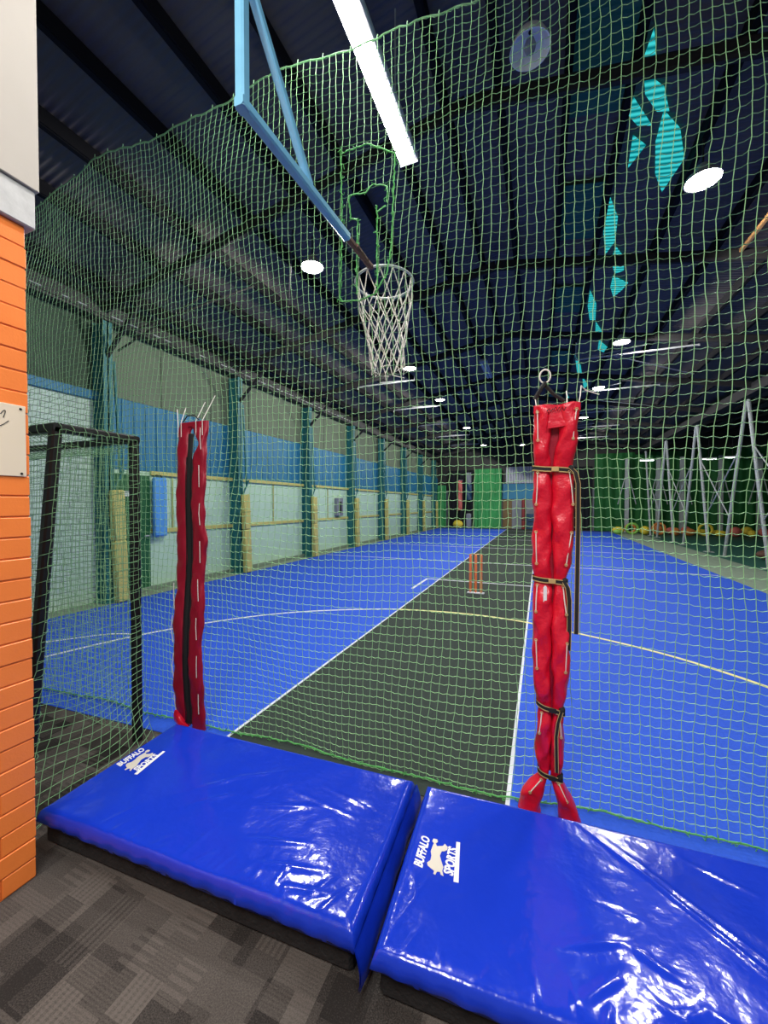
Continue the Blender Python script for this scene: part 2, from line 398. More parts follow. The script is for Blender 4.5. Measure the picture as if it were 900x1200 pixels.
# door, blue pad, fuse box
b = MB(); b.bbox(WX+.001, WX+.05, 4.36, 5.02, .012, 2.12); b.bbox(WX+.05, WX+.056, 4.44, 4.94, .15, 1.0); b.bbox(WX+.05, WX+.056, 4.44, 4.94, 1.15, 2.0)
d = struct('door_1', b, M['greendoor'])
b = MB(); b.bbox(WX+.0565, WX+.060, 4.44, 4.66, 1.74, 1.83, .001); b.build('notice', M['white'], d)
b = MB(); b.tube([(WX+.051, 4.95, 1.03), (WX+.10, 4.95, 1.03), (WX+.10, 4.87, 1.03)], .012); b.build('door_handle', M['steel'], d)
t = thing('wall_pad', 'sky blue rounded pad hung on the mint wall beside the green door', 'pad', (WX+.058, 5.16, 1.0))
b = MB(); b.bbox(0, .09, -.13, .15, 0, 1.10, .03); b.build('cover', M['padblue'], t, True, 40)
b = MB(); b.tube([(.03, -.08, 1.09), (.03, -.05, 1.14), (.03, .05, 1.14), (.03, .08, 1.09)], .008); b.build('hanging_loop', M['blackcloth'], t)
t = thing('fuse_box', 'small grey box on the mint wall between the third and fourth columns', 'box', (WX+.002, 12.2, 1.2))
b = MB(); b.bbox(0, .12, -.22, .22, 0, .62, .01); b.build('body', M['greywall'], t)
b = MB(); b.bbox(.121, .13, -.10, .10, .1, .5, .003); b.build('door', M['gutter'], t)

# ------------------------------------------------------------------ roof
EZ, RZ_, VX, RDX = 4.78, 5.85, 5.2, -.75
def roofz(x):
    if x <= RDX: return EZ+(x-WX)/(RDX-WX)*(RZ_-EZ)
    if x <= VX: return RZ_-(x-RDX)/(VX-RDX)*(RZ_-EZ)
    if x <= 11.15: return EZ+(x-VX)/5.95*(RZ_-EZ)
    return RZ_-(x-11.15)/5.95*(RZ_-EZ)
b = MB()
P = .076; ny = int((YB+4.0)/P*4)
def corr(j): return (0, .007, .014, .007)[j % 4]
xs = [WX-.2, RDX, VX, 11.15, RX+.1]
b.grid(lambda i, j: (xs[i], -3.6+j*P/4, roofz(xs[i])+.16+corr(j)), 5, ny)
struct('ceiling', b, M['roof'], True, 60)
PX = [-6.2,-5.2,-4.42,-3.64,-2.9,-2.22,-1.56,-.98,-.42,.22,.78,1.58,2.35,3.05,3.75,4.5, 5.9, 7.2, 8.5, 9.8, 11.1, 12.4, 13.7]
for i, x in enumerate(PX):
    z = roofz(x); b = MB(); b.box(x-.035, x+.035, -3.5, YB, z+.01, z+.158); b.box(x-.035, x+.02, -3.5, YB, z, z+.012)
    struct('ceiling_purlin', b, M['purlin'])
for y in CY:
    b = MB()
    for a, c in ((WX, RDX), (RDX, VX), (VX, 11.15), (11.15, RX)):
        b.bar((a, y, roofz(a)-.085), (c, y, roofz(c)-.085), .07, .16)
    struct('ceiling_rafter', b, M['rafter'])
b = MB(); b.bbox(VX-.14, VX+.14, -3.5, YB, EZ-.30, EZ-.03); struct('ceiling_valley_beam', b, M['rafter'])
# pale tie rods with struts beside the lamps
def tie(x0, x1, y, z):
    b = MB(); b.tube([(x0, y, z), (x1, y, z)], .02, 8); 
    xm = x1 if x1 < RDX else x0; xe = x0 if x1 < RDX else x1
    b.tube([(xm, y, z), (lerp(xm, xe, .75), y, z-.0+.0-.35)], .010, 6) if 0 else None
    b.tube([(xm, y, z), (xm, y, roofz(xm)-.2)], .014, 6); b.tube([(xe, y, z), (xe, y, roofz(xe)-.2)], .014, 6)
    b.tube([(xm, y, z), (lerp(xm, xe, .6), y, roofz(lerp(xm, xe, .6))-.2)], .012, 6)
    struct('ceiling_tie', b, M['pipe'])
for y in (10.05, 13.0, 16.0, 19.0, 22.0):
    tie(-4.9, -3.2, y+.12, 4.98); tie(.75, 3.1, y+.12, 4.98)
b = MB(); b.tube([(1.55, 10.28, 5.0), (3.69, 12.46, 5.0)], .014, 6); b.tube([(1.55, 14.3, 5.0), (3.5, 15.9, 5.0)], .014, 6); struct('ceiling_brace', b, M['pipe'])
b = MB()
for p in (((-6.4, 4.3, 4.1), (-5.2, 4.9, roofz(-5.2))), ((-5.9, 4.2, 4.3), (-4.4, 5.2, roofz(-4.4))), ((-5.2, 7.1, 4.65), (-3.0, 4.3, 5.15))): b.tube(p, .016, 6)
struct('ceiling_brace', b, M['rafter'])
b = MB(); b.bar((2.62, 5.1, roofz(2.62)-.04), (2.62, 7.3, roofz(2.62)-.04), .05, .05); struct('ceiling_batten', b, M['timber'])

# skylights: teal sheets showing through torn lining
SK = [([((.93,4.40),(1.05,4.78),(.88,4.80)), ((.93,4.80),(1.17,5.0),(1.30,5.30),(1.17,5.28),(1.0,5.05)), ((.88,5.05),(1.16,5.45),(1.0,5.42),(.86,5.25)), ((.98,5.55),(1.16,5.72),(1.02,6.05)),
        ((1.24,5.28),(1.48,5.55),(1.66,6.0),(1.55,6.55),(1.38,6.2),(1.26,5.7))], (.30, 3.55, .88, 5.25)),
      ([((.88,6.55),(1.06,7.0),(1.12,7.6),(1.02,7.95),(.90,7.35)), ((1.16,7.75),(1.36,8.1),(1.42,8.5),(1.28,8.6),(1.14,8.15)), ((1.26,8.68),(1.58,8.95),(1.52,9.2),(1.40,9.5),(1.28,9.1))], (.30, 6.2, .88, 7.5)),
      ([((.90,9.2),(1.10,9.8),(1.18,10.6),(1.05,10.6),(.93,9.9)), ((1.2,10.7),(1.4,11.2),(1.5,11.8),(1.3,11.6)), ((1.42,11.8),(1.7,12.3),(1.66,12.7),(1.48,12.5))], (.30, 9.0, .88, 10.2)),
      ([((.9,13.0),(1.15,13.9),(1.3,15.0),(1.1,14.6)), ((1.3,15.0),(1.6,16.0),(1.5,16.5))], (.30, 12.6, .88, 13.8)),
      ([((.9,17.2),(1.2,18.6),(1.4,20.2),(1.1,19.2))], (.30, 17.0, .88, 18.2))]
place = ['nearest the net', 'second from the net', 'third from the net', 'fourth from the net', 'farthest from the net']
for (polys, dim), pl in zip(SK, place):
    t = thing('skylight', f'teal translucent roof sheet glowing in torn diamond openings, {pl}', 'skylight', (0, 0, 0), group='teal skylights right of the ridge')
    for p in polys:
        p = [(.818+(x-.86)/(1.70-.86)*.724, y*.916) for x, y in p]; n = len(p); b = MB(); b.add([(x, y, roofz(x)+.125) for x, y in p]+[(x, y, roofz(x)+.135) for x, y in p], [tuple(range(n)), tuple(range(2*n-1, n-1, -1))]+[(i, (i+1) % n, n+(i+1) % n, n+i) for i in range(n)])
        b.build('pane', M['tealglow'], t)
    x0, x1 = .258, .742; ya, yb = dim[1]*.916, dim[3]*.916; b = MB(); n = int((yb-ya)/.04)
    b.grid(lambda i, j: (lerp(x0, x1, i), ya+j*.04, roofz(lerp(x0, x1, i))+.10+.015*(j % 2)), 2, n); b.grid(lambda i, j: (lerp(x0, x1, i), ya+j*.04, roofz(lerp(x0, x1, i))+.105+.015*(j % 2)), 2, n)
    b.build('dim_sheet', M['tealdim'], t)

# ------------------------------------------------------------------ lamps
def add_light(kind, loc, power, col=(1,1,1), rot=(0,0,0), **kw):
    l = bpy.data.lights.new('lamp_light', kind); l.energy = power; l.color = col
    for k_, v in kw.items(): setattr(l, k_, v)
    o = bpy.data.objects.new('lamp_light', l); COL.objects.link(o); o.location = loc; o.rotation_euler = rot; return o
def highbay(label, loc, group):
    t = thing('floodlight', label, 'lamp', loc, group=group)
    b = MB(); b.lathe([(.001,.16),(.05,.16),(.07,.13),(.09,.06),(.15,.04),(.165,0),(.155,0),(.14,.03)], n=24); b.build('housing', M['greyhousing'], t, True, 40)
    b = MB(); b.lathe([(.001,-.012),(.08,-.008),(.14,.004),(.153,.012)], n=24); b.build('lens', M['flood'], t, True)
    b = MB(); b.tube([(0,0,.155),(0,0,max(.2, roofz(loc[0])-loc[2]))], .01, 6); b.build('hanger', M['rafter'], t)
    return t
YL = [4.85, 9.35, 12.5, 17.5, 23.0]; YR = [5.1, 9.5, 12.95, 17.15, 21.8]
nm = ['first', 'second', 'third', 'fourth', 'fifth']
HB = 310
for i in range(5):
    highbay(f'glowing round floodlight, {nm[i]} from the net in the left roof row', (-3.06, YL[i], 5.0), 'floodlights under the roof')
    highbay(f'glowing round floodlight, {nm[i]} from the net in the right roof row', (1.56, YR[i], 5.0), 'floodlights under the roof')
    for x, y in ((-3.06, YL[i]), (1.56, YR[i])):
        add_light('SPOT', (x, y, 4.93), HB*1.12, (1,.98,.94), (0, R(28 if x < -1 else -28), 0), shadow_soft_size=.15, spot_size=R(178), spot_blend=.12)
highbay('small glowing floodlight on the far middle of the ceiling', (-1.0, 23.7, 5.0), 'floodlights under the roof')

t = thing('batten_light', 'long bright white LED batten hanging above the net', 'lamp', (-1.165, 1.15, 4.82))
b = MB(); b.bbox(-.085, .085, 0, 2.38, .0, .05, .006); b.build('housing', M['housing'], t)
b = MB(); b.bbox(-.078, .050, .03, 2.36, -.028, -.001, .006); b.build('diffuser', M['led'], t)
b = MB(); b.bbox(.054, .080, .03, 2.36, -.012, -.001, .003); b.build('gear_tray', M['housing'], t)
for y in (-.006, 2.381):
    b = MB(); b.bbox(-.088, .088, y-.004, y+.004, -.03, .052, .002); b.build('end_cap', M['housing'], t)
for y in (.3, 2.0):
    b = MB(); b.tube([(0, y, .05), (0, y, roofz(-1.165)-4.82)], .006, 6); b.build('hanging_wire', M['steel'], t)
add_light('AREA', (-1.19, 2.35, 4.775), 90, (1,.98,.97), (0,0,0), shape='RECTANGLE', size=.12, size_y=2.3)

t = thing('dome_lamp', 'unlit white dome lamp hanging under the roof near the ridge', 'lamp', (-.10, 3.3, 5.14))
b = MB(); b.lathe([(.001,.16),(.05,.15),(.11,.10),(.145,.03),(.152,0),(.146,0),(.138,.03),(.105,.09),(.048,.135),(.001,.145)], n=28); b.build('shade', M['white'], t, True, 50)
b = MB(); b.lathe([(.001,-.02),(.035,-.01),(.045,.03),(.03,.08)], n=16); b.build('bulb', M['greywall'], t, True)
b = MB(); b.tube([(0,0,.13),(0,0,.55)], .012, 8); b.build('stem', M['rafter'], t)
t = thing('batten_light', 'short unlit grey batten light hanging under the middle of the roof', 'lamp', (-1.38, 10.2, 5.25))
b = MB(); b.bbox(-.10, .10, 0, 1.4, 0, .06, .006); b.build('housing', M['greyhousing'], t)
b = MB(); b.tube([(-.04, .05, -.02), (-.04, 1.35, -.02)], .016, 8); b.tube([(.04, .05, -.02), (.04, 1.35, -.02)], .016, 8); b.build('tube', M['lightwall'], t)
for y in (.2, 1.2):
    b = MB(); b.tube([(0, y, .06), (0, y, .5)], .006, 6); b.build('hanging_wire', M['steel'], t)
for (x, y, lb) in ((4.3, 20.0, 'farthest left of three'), (6.6, 20.4, 'middle one of three'), (7.25, 20.0, 'farthest right of three')):
    t = thing('batten_light', f'small lit batten light above the far green curtain, {lb}', 'lamp', (x, y, 3.52), group='far battens over the next hall')
    b = MB(); b.bbox(-.26, .26, -.05, .05, 0, .05, .005); b.build('housing', M['housing'], t)
    b = MB(); b.bbox(-.25, .25, -.04, .04, -.03, -.001, .006); b.build('diffuser', M['farled'], t)
    b = MB(); b.tube([(0,0,.05),(0,0,roofz(x)-3.52)], .008, 6); b.build('hanger', M['rafter'], t)

# ------------------------------------------------------------------ far wall and the things in front of it
b = MB(); b.box(WX-.25, RX+.2, YB, YB+.2, 0, 2.55); struct('wall_back', b, M['greywall'])
b = MB(); b.box(WX-.25, RX+.2, YB, YB+.2, 2.56, 6.2); struct('wall_back', b, M['gutter'])
b = MB(); b.box(-2.35, 2.4, YB-.05, YB-.001, 1.95, 2.95); struct('wall_back', b, M['bandblue'])
b = MB()
for i in range(20): b.bbox(-2.1+i*.16, -2.1+i*.16+.14, YB-.08, YB-.001, 2.97, 4.05, .01)
struct('trim_7', b, M['lightwall'])
b = MB(); b.box(RX, RX+.2, -3.5, YB, 0, 4.9); struct('wall_right', b, M['curtain'])
def curtain(name, label, x0, x1, y, z1, m, amp=.05, per=.25, y_end=None):
    n = max(8, int((x1-x0)/per*6)); b = MB()
    def f(i, j):
        s_ = i/(n-1); x = lerp(x0, x1, s_); yy = y+amp*math.sin(2*math.pi*x/per)+amp*.5*math.sin(2*math.pi*x/per*.37+1)
        return (x, yy, .02+(z1-.02)*j/10)
    b.grid(f, n, 11); b.grid(lambda i, j: (f(i, j)[0], f(i, j)[1]+.012, f(i, j)[2]), n, 11)
    o = b.build(name, m, None, True); o['label'] = label; o['category'] = 'curtain'; return o
curtain('mesh_curtain', 'bright green mesh curtain hanging on the far wall left of the brown door', -4.1, -2.35, YB-.35, 3.95, M['curtainl'])
curtain('mesh_curtain', 'black curtain at the far left corner behind the kit hangings', -5.9, -4.15, YB-.3, 3.9, M['dark'])
curtain('mesh_curtain', 'wide green shade curtain along the back of the next hall', 3.0, RX-.2, YB-.55, 4.6, M['curtain'], .06, .5)
curtain('mesh_curtain', 'black curtain on the far wall behind the tied red sleeve', .9, 2.9, YB-.3, 3.9, M['dark'])
curtain('mesh_curtain', 'narrow green curtain at the far end of the left wall', WX+.1, -6.0, YB-.5, 2.9, M['curtainl'])
b = MB(); b.bbox(-2.3, -1.72, YB-.05, YB-.001, 0, 1.93); d = struct('door_2', b, M['brown'])
b = MB(); b.tube([(-1.78, YB-.05, 1.0), (-1.78, YB-.10, 1.0), (-1.88, YB-.10, 1.0)], .012); b.build('door_handle', M['steel'], d)
def post(label, x, m, z1, w=.12):
    t = thing('padded_post', label, 'post', (x, YB-.7, .005))
    b = MB(); b.lathe([(w/2*.6,0),(w/2,.03),(w/2,z1-.05),(w/2*.6,z1),(.001,z1)], n=14); b.build('pad', m, t, True, 40)
    for z in (z1*.3, z1*.7):
        b = MB(); b.lathe([(w/2-.002,z),(w/2+.003,z),(w/2+.003,z+.04),(w/2-.002,z+.04)], n=14); b.build('strap', M['blackcloth'], t)
post('maroon padded post on the far wall right of the brown door', -.98, M['padred'], 1.95, .22)
post('short beige post in front of the far navy mats', .0, M['concrete'], .9, .14)
for x, w, lb in ((-.55, .8, 'left one of the pair'), (.32, .9, 'right one of the pair')):
    t = thing('crash_mat', f'navy crash mat standing against the far grey wall, {lb}', 'mat', (x, YB-.25, .005), group='navy mats against the far wall')
    b = MB(); b.bbox(-w/2+.02, w/2-.02, -.12, .12, 0, .98, .03); b.build('cover', M['navy'], t, True, 40)
    b = MB(); b.bar((-.15, -.128, .5), (.15, -.128, .5), .01, .04); b.build('handle', M['blackcloth'], t)
# hangings at the far left: a pink and white banner strip, a blue one, and kit below
t = thing('fabric_banner', 'narrow pink fabric strip hanging at the far left corner', 'banner', (-5.0, YB-.6, 0))
b = MB(); b.grid(lambda i, j: (-.13+.26*i/5, .03*math.sin(j*.8+i), 1.2+2.0*j/14), 6, 15); b.build('cloth', M['pink'], t, True)
b = MB(); b.tube([(-.16,0,3.22),(.16,0,3.22)], .015); b.build('rod', M['pipe'], t)
b = MB(); b.tube([(0,.06,.005),(0,.06,3.22)], .014); b.build('pole', M['dark'], t)
b = MB(); b.bbox(-.18, .18, -.1, .2, .004, .02, .003); b.build('base', M['dark'], t)
t = thing('fabric_banner', 'dark blue fabric strip with pale top hanging beside the pink one', 'banner', (-4.45, YB-.6, 0))
b = MB(); b.grid(lambda i, j: (-.2+.4*i/6, .04*math.sin(j*.7+i*1.3), 1.9+1.1*j/12), 7, 13); b.build('cloth', M['navy'], t, True)
b = MB(); b.grid(lambda i, j: (-.18+.36*i/6, .03*math.sin(j*.7+i*1.3), 3.02+.7*j/6), 7, 7); b.build('cloth_top', M['greywall'], t, True)
b = MB(); b.tube([(0,.07,.005),(0,.07,3.7)], .014); b.build('pole', M['dark'], t)
b = MB(); b.bbox(-.18, .18, -.1, .2, .004, .02, .003); b.build('base', M['dark'], t)
t = thing('kit_bag', 'yellow kit bag on the floor at the far left corner', 'bag', (-5.05, YB-1.1, .005))
b = MB(); b.blob((0,0,.28), .34, .22, .28, 8); b.build('body', M['yell'], t, True)
b = MB(); b.tube([(-.2,-.05,.5),(-.1,-.05,.66),(.1,-.05,.66),(.2,-.05,.5)], .02, 6); b.build('handle', M['blackcloth'], t)
t = thing('kit_bag', 'grey kit bag standing right of the yellow one', 'bag', (-4.35, YB-1.1, .005))
b = MB(); b.bbox(-.16, .16, -.14, .14, 0, 1.0, .06); b.build('body', M['greywall'], t, True, 40)
b = MB(); b.tube([(-.08,-.02,.98),(-.05,-.02,1.1),(.05,-.02,1.1),(.08,-.02,.98)], .015, 6); b.build('handle', M['blackcloth'], t)

# next hall: V props, posts and the soft play pieces on the floor
vn = ['nearest the camera', 'second from the camera', 'third from the camera', 'fourth from the camera']
for i, y in enumerate((11.8, 15.5, 19.2, 22.9)):
    t = thing('steel_prop', f'pale steel V shaped prop under the right valley beam, {vn[i]}', 'prop', (5.25, y, 0), group='V props along the right valley')
    for s in (-1, 1):
        b = MB(); b.tube([(0, s*.6, .01), (0, s*1.79, 4.46)], .045, 12); b.build('pole', M['steel'], t, True, 50)
        b = MB(); b.bbox(-.12, .12, s*.6-.12, s*.6+.12, -.001, .02); b.build('base_plate', M['steel'], t)
    b = MB(); b.tube([(0, -1.5, 3.2), (0, .9, 1.2)], .018, 6); b.tube([(0, 1.5, 3.2), (0, -.9, 1.2)], .018, 6); b.build('tie_rod', M['steel'], t)
nm5 = ['first', 'second', 'third', 'fourth', 'fifth']
for i, x in enumerate((4.6, 6.1, 7.2, 8.9, 10.5)):
    t = thing('steel_post', f'pale upright post before the green back curtain, {nm5[i]} from the blue court', 'post', (x, YB-.95, 0), group='pale posts before the green curtain')
    b = MB(); b.bbox(-.10, .10, -.06, .06, 0, 4.2); b.build('shaft', M['steel'], t)
    b = MB(); b.bbox(-.16, .16, -.10, .10, 0, .025); b.build('base_plate', M['steel'], t)
    b = MB(); b.tube([(0, -.05, 3.6), (.45, -.05, 1.6)], .025, 6); b.tube([(0, -.05, 3.6), (-.45, -.05, 1.6)], .025, 6); b.build('brace', M['steel'], t)
random.seed(21)
items = []
pal = [('yell','yellow'), ('oran','orange'), ('limeg','lime green'), ('pink','pink')]
for i in range(22):
    x = 3.9+(i//2)*.62+(i%2)*.12+jit(.05)
    key, cn = pal[random.choice((0, 1, 2)) if i < 8 else random.choice((1, 3, 3, 1, 0))]
    kind = random.choice(('ball', 'cushion', 'ring'))
    items.append((x, 23.95+(i%2)*.8+jit(.05), key, cn, kind))
num = ['first','second','third','fourth','fifth','sixth','seventh','eighth','ninth','tenth','eleventh','twelfth','thirteenth','fourteenth','fifteenth','sixteenth','seventeenth','eighteenth','nineteenth','twentieth','twenty-first','twenty-second']
for i, (x, y, key, cn, kind) in enumerate(items):
    b = MB(); r = random.uniform(.17, .26)
    if kind == 'ball': b.blob((0,0,r), r, r, r, 8); n_ = 'soft_ball'; c_ = 'ball'
    elif kind == 'cushion':
        b.blob((0,0,r*.75), r*1.25, r*.9, r*.75, 8); n_ = 'bean_bag'; c_ = 'bean bag'
    else:
        b.tube([(r*1.1*math.cos(2*math.pi*k_/16), 0, r*1.1*math.sin(2*math.pi*k_/16)+r*1.1+.06) for k_ in range(16)], .06, 8, closed=True); n_ = 'play_ring'; c_ = 'ring'
    o = b.build(n_, M[key], None, True); o.location = (x, y, .0)
    o['label'] = f'small {cn} {c_} on the next hall floor, {num[i]} piece from the court'; o['category'] = c_; o['group'] = 'soft play pieces across the next hall'
o = MB().blob((0,0,.16), .4, .22, .16, 8).build('bean_bag', M['rust'], None, True); o.location = (6.15, 14.3, 0)
o['label'] = 'brown bean bag on the teal floor past the right court edge'; o['category'] = 'bean bag'

# ------------------------------------------------------------------ stumps
t = thing('cricket_stumps', 'orange plastic spring-back stumps standing on the dark pitch', 'stumps', (-1.06, 7.03, .004))
b = MB(); b.bbox(-.15, .15, -.045, .045, 0, .022, .006); b.build('base', M['lightwall'], t)
for x in (-.095, 0, .095):
    b = MB(); b.lathe([(.014,.022),(.019,.04),(.023,.06),(.023,.66),(.020,.69),(.008,.705),(.001,.706)], (x,0,0), 14); b.build('stump', M['stump'], t, True, 50)
for x in (-.0475, .0475):
    b = MB(); b.tube([(x-.05,0,.705),(x-.02,0,.707),(x+.03,0,.707),(x+.05,0,.705)], [.005,.009,.009,.005], 8); b.build('bail', M['stump'], t)

# ------------------------------------------------------------------ gym mats
def ridge(px_, py_, a, c, w):                      # a wrinkle along segment a-c
    ax, ay = a; cx, cy = c; dx, dy = cx-ax, cy-ay; l2 = dx*dx+dy*dy
    t = ((px_-ax)*dx+(py_-ay)*dy)/l2; tt = max(0, min(1, t)); d = math.hypot(px_-ax-tt*dx, py_-ay-tt*dy)
    if d > 3*w: return 0
    return math.exp(-(d/w)**2)*(math.sin(math.pi*max(.08, min(.92, tt))))
def pseudo(x, y, s):
    return (math.sin(x*5.1+s)*math.sin(y*7.3+s*2)+.6*math.sin(x*11.7+y*5+s*3)*math.sin(y*13.1-x*3+s)+.35*math.sin(x*23+s)*math.sin(y*19+x*8+s*5))
def gym_mat(label, loc, rz, W, D, ridges, seed, logo_at, flap):
    t = thing('gym_mat', label, 'mat', loc, rz, 'blue vinyl gym mats at the net entrance')
    top, lip, r = .165, .098, .034
    nx, ny_ = int(W/.009), int(D/.009); b = MB()
    def h(x, y):
        e = min(x, W-x, y, D-y); z = top
        if e < r: z -= r*(1-math.sqrt(max(0, 1-((r-e)/r)**2)))
        k_ = sstep(e/.06)
        z += k_*.0032*pseudo(x, y, seed)+.006*sstep(e/.3)
        for a, c, w, amp in ridges: z += amp*ridge(x, y, a, c, w)*sstep(e/.02+.25)
        return z
    def f(i, j):
        x, y = W*i/(nx-1), D*j/(ny_-1); return (x, y, h(x, y))
    b.grid(f, nx, ny_)
    # skirt down the sides and in under the edge
    per = [(i, 0) for i in range(nx)]+[(nx-1, j) for j in range(1, ny_)]+[(i, ny_-1) for i in range(nx-2, -1, -1)]+[(0, j) for j in range(ny_-2, 0, -1)]
    idx = [j*nx+i for i, j in per]; n = len(idx); o0 = len(b.v)
    for k_, (i, j) in enumerate(per):
        x, y, z = f(i, j); wv = .003*math.sin(k_*.55+seed)+.002*math.sin(k_*.21)
        ox = -1 if i == 0 else (1 if i == nx-1 else 0); oy = -1 if j == 0 else (1 if j == ny_-1 else 0)
        b.v.append((x+ox*(.003+wv), y+oy*(.003+wv), lerp(z, lip, .55)))
    for k_, (i, j) in enumerate(per):
        x, y, z = f(i, j); wv = .004*math.sin(k_*.4+seed*2)
        b.v.append((min(max(x, .006), W-.006), min(max(y, .006), D-.006), lip+wv))
    for k_ in range(n):
        k2 = (k_+1) % n
        b.f.append((idx[k_], o0+k_, o0+k2, idx[k2])); b.f.append((o0+k_, o0+n+k_, o0+n+k2, o0+k2)); b.mi += [0, 0]
    b.f.append(tuple(o0+n+k_ for k_ in range(n))[::-1]); b.mi.append(0)
    b.build('cover', M['vinyl'], t, True, 70)
    b = MB(); b.bbox(.02, W-.02, .022, D-.02, 0, lip-.004, .012); b.build('base', M['foam'], t)
    # printed logo
    lx, ly, L_ = logo_at
    def P(px_, py_):     # print sheet coordinates -> mat plane (text runs along +y)
        ex, ey = (110/366.9, -350/366.9), (-350/366.9, -110/366.9)
        dx, dy = px_-215, py_-490; tx = dx*ex[0]+dy*ex[1]; ty = dx*ey[0]+dy*ey[1]; k_ = L_/367
        return (lx-ty*k_, ly+tx*k_)
    def prt(me, name, off, m, width):
        me.update(); xs_ = [v.co.x for v in me.vertices]; ys_ = [v.co.y for v in me.vertices]; k_ = width/(max(xs_)-min(xs_)); m0 = min(xs_)
        vs = []
        for v in me.vertices:
            tx = (v.co.x-m0)*k_; ty = v.co.y*k_*1.45; x = lx-ty+off[0]; y = ly+tx+off[1]; vs.append((x, y, h(x, y)+.0012+v.co.z))
        mb = MB(); mb.add(vs, [tuple(p.vertices) for p in me.polygons]); return mb.build(name, m, t)
    prt(textmesh('BUFFALO', .03, .25, .0009), 'logo_lettering', (0, 0), M['white'], L_)
    q0 = P(452, 560); prt(textmesh('SPORTS', .03, .25, .0009), 'logo_lettering', (q0[0]-lx+.021*L_/.15, q0[1]-ly), M['white'], L_*.88)
    bull = [(270,430),(305,405),(320,350),(318,300),(345,235),(360,205),(345,180),(362,150),(400,160),(404,190),(378,208),(388,240),(450,238),(476,212),(484,232),(500,250),(488,285),(458,300),(430,300),(405,350),(412,410),(424,480),(408,520),(414,575),(388,560),(384,530),(356,528),(336,562),(318,550),(330,520),(298,490),(272,462)]
    pts = [P(*p) for p in bull]; n = len(pts)
    mb = MB(); mb.add([(x, y, h(x, y)+.0016) for x, y in pts]+[(x, y, h(x, y)+.0006) for x, y in pts], [tuple(range(n))]+[(i, n+i, n+(i+1) % n, (i+1) % n) for i in range(n)])
    mb.build('logo_bull', M['print'], t)
    c4 = [P(500,630),P(545,640),P(635,195),P(597,188)]
    mb = MB(); mb.add([(x, y, h(x, y)+.0014) for x, y in c4]+[(x, y, h(x, y)+.0004) for x, y in c4], [(0,1,2,3),(0,4,5,1),(1,5,6,2),(2,6,7,3),(3,7,4,0)]); mb.build('logo_bar', M['white'], t)
    if flap:
        b = MB(); m_ = 40
        def ff(i, j):
            y = -.03+(D+.01)*i/(m_-1); wv = .006*math.sin(y*9)+.003*math.sin(y*31)
            z = lerp(.155, .02, j/5) if j < 6 else 0
            return (W+.012+.022*math.sin(j/5*2.2)+wv*j/5, y, z-.0*(i == 0))
        b.grid(ff, m_, 6); b.grid(lambda i, j: (ff(i, j)[0]+.005, ff(i, j)[1], ff(i, j)[2]), m_, 6); b.build('side_flap', M['vinyl'], t, True)
    return t
rg = []
random.seed(5)
for k_ in range(17):      # creases fanning from the front edge
    x = .35+k_*.075+jit(.03); l = random.uniform(.06, .2); rg.append(((x, .015), (x+.35*l+jit(.05), .02+l), random.uniform(.006, .011), random.uniform(.002, .0045)))
rg += [((.55,.28),(.80,.52),.012,.004), ((.62,.22),(.84,.40),.010,.004), ((.90,.33),(1.25,.45),.012,.004), ((1.0,.18),(1.32,.26),.012,.006), ((1.12,.10),(1.42,.17),.012,.006), ((1.05,.5),(1.5,.44),.008,.003), ((1.2,.58),(1.56,.5),.008,.003), ((.72,.46),(.95,.60),.010,.0035), ((1.28,.06),(1.5,.10),.010,.006)]
gym_mat('left blue vinyl gym mat with white print beside the orange brick wall', (-2.185, 1.06, 0), R(2.6), 1.625, .785, rg, 1.0, (.075, .345, .155), True)
rg = [((.70,.77),(1.30,.20),.009,.007), ((.725,.775),(1.34,.22),.008,.005), ((1.30,.20),(1.6,.02),.011,.006), ((1.05,.72),(1.28,.62),.009,.005), ((.55,.20),(.80,.30),.014,.007), ((.78,.28),(.92,.22),.012,.006),
      ((.60,.06),(.76,.20),.014,.007), ((.78,.05),(.95,.17),.014,.007), ((.95,.17),(1.12,.10),.012,.006), ((.8,.16),(1.0,.05),.01,.005), ((.68,.40),(.85,.38),.009,.004), ((.02,.02),(.12,.3),.009,.003), ((.10,.18),(.06,.32),.006,.004)]
for k_ in range(12):
    x = .1+k_*.12+jit(.04); l = random.uniform(.05, .14); rg.append(((x, .012), (x+jit(.06), .02+l), random.uniform(.007, .011), random.uniform(.002, .004)))
gym_mat('right blue vinyl gym mat with long diagonal crease below the tied red sleeve', (-.492, 1.115, 0), R(3.0), 1.63, .80, rg, 2.3, (.088, .33, .148), False)

# ------------------------------------------------------------------ big net
NX0, NX1, NZ1 = -4.95, 1.9, 4.45
def ny_at(x, z):
    yb = 2.20+.055*x; y = lerp(yb, 2.2, sstep(z/4.45))
    y += .035*math.sin(x*1.7+z*1.3)*math.sin(z*.9+.4)+.02*math.sin(x*3.1-z*2.2)+.012*math.sin(x*7.3+z*5.1)
    return y
def ztop(x): return interp([(-5,4.42),(-4.4,4.44),(-3.55,4.52),(-2.8,4.45),(-2.0,4.46),(-1,4.43),(2,4.46)], x)
dx, dz = .0455, .0500
nu, nv = int((NX1-NX0)/dx)+1, int(NZ1/dz)+1
random.seed(11)
nodes = {}
for i in range(nu):
    for j in range(nv):
        t_ = j/(nv-1); x = NX0+i*dx; zt = ztop(x)-.012+.012*abs(math.sin(math.pi*x/.19))
        z = .012+(zt-.012)*(t_**1.02)
        x += .014*math.sin(z*2.1+x*1.3)+.010*math.sin(z*5+x*4.3)+jit(.0035)
        z += .012*math.sin(x*2.3+z*1.1)+.006*math.sin(x*6.1)+jit(.003)
        if z < .012: z = .012
        nodes[i, j] = (x, ny_at(x, z)+jit(.003), z)
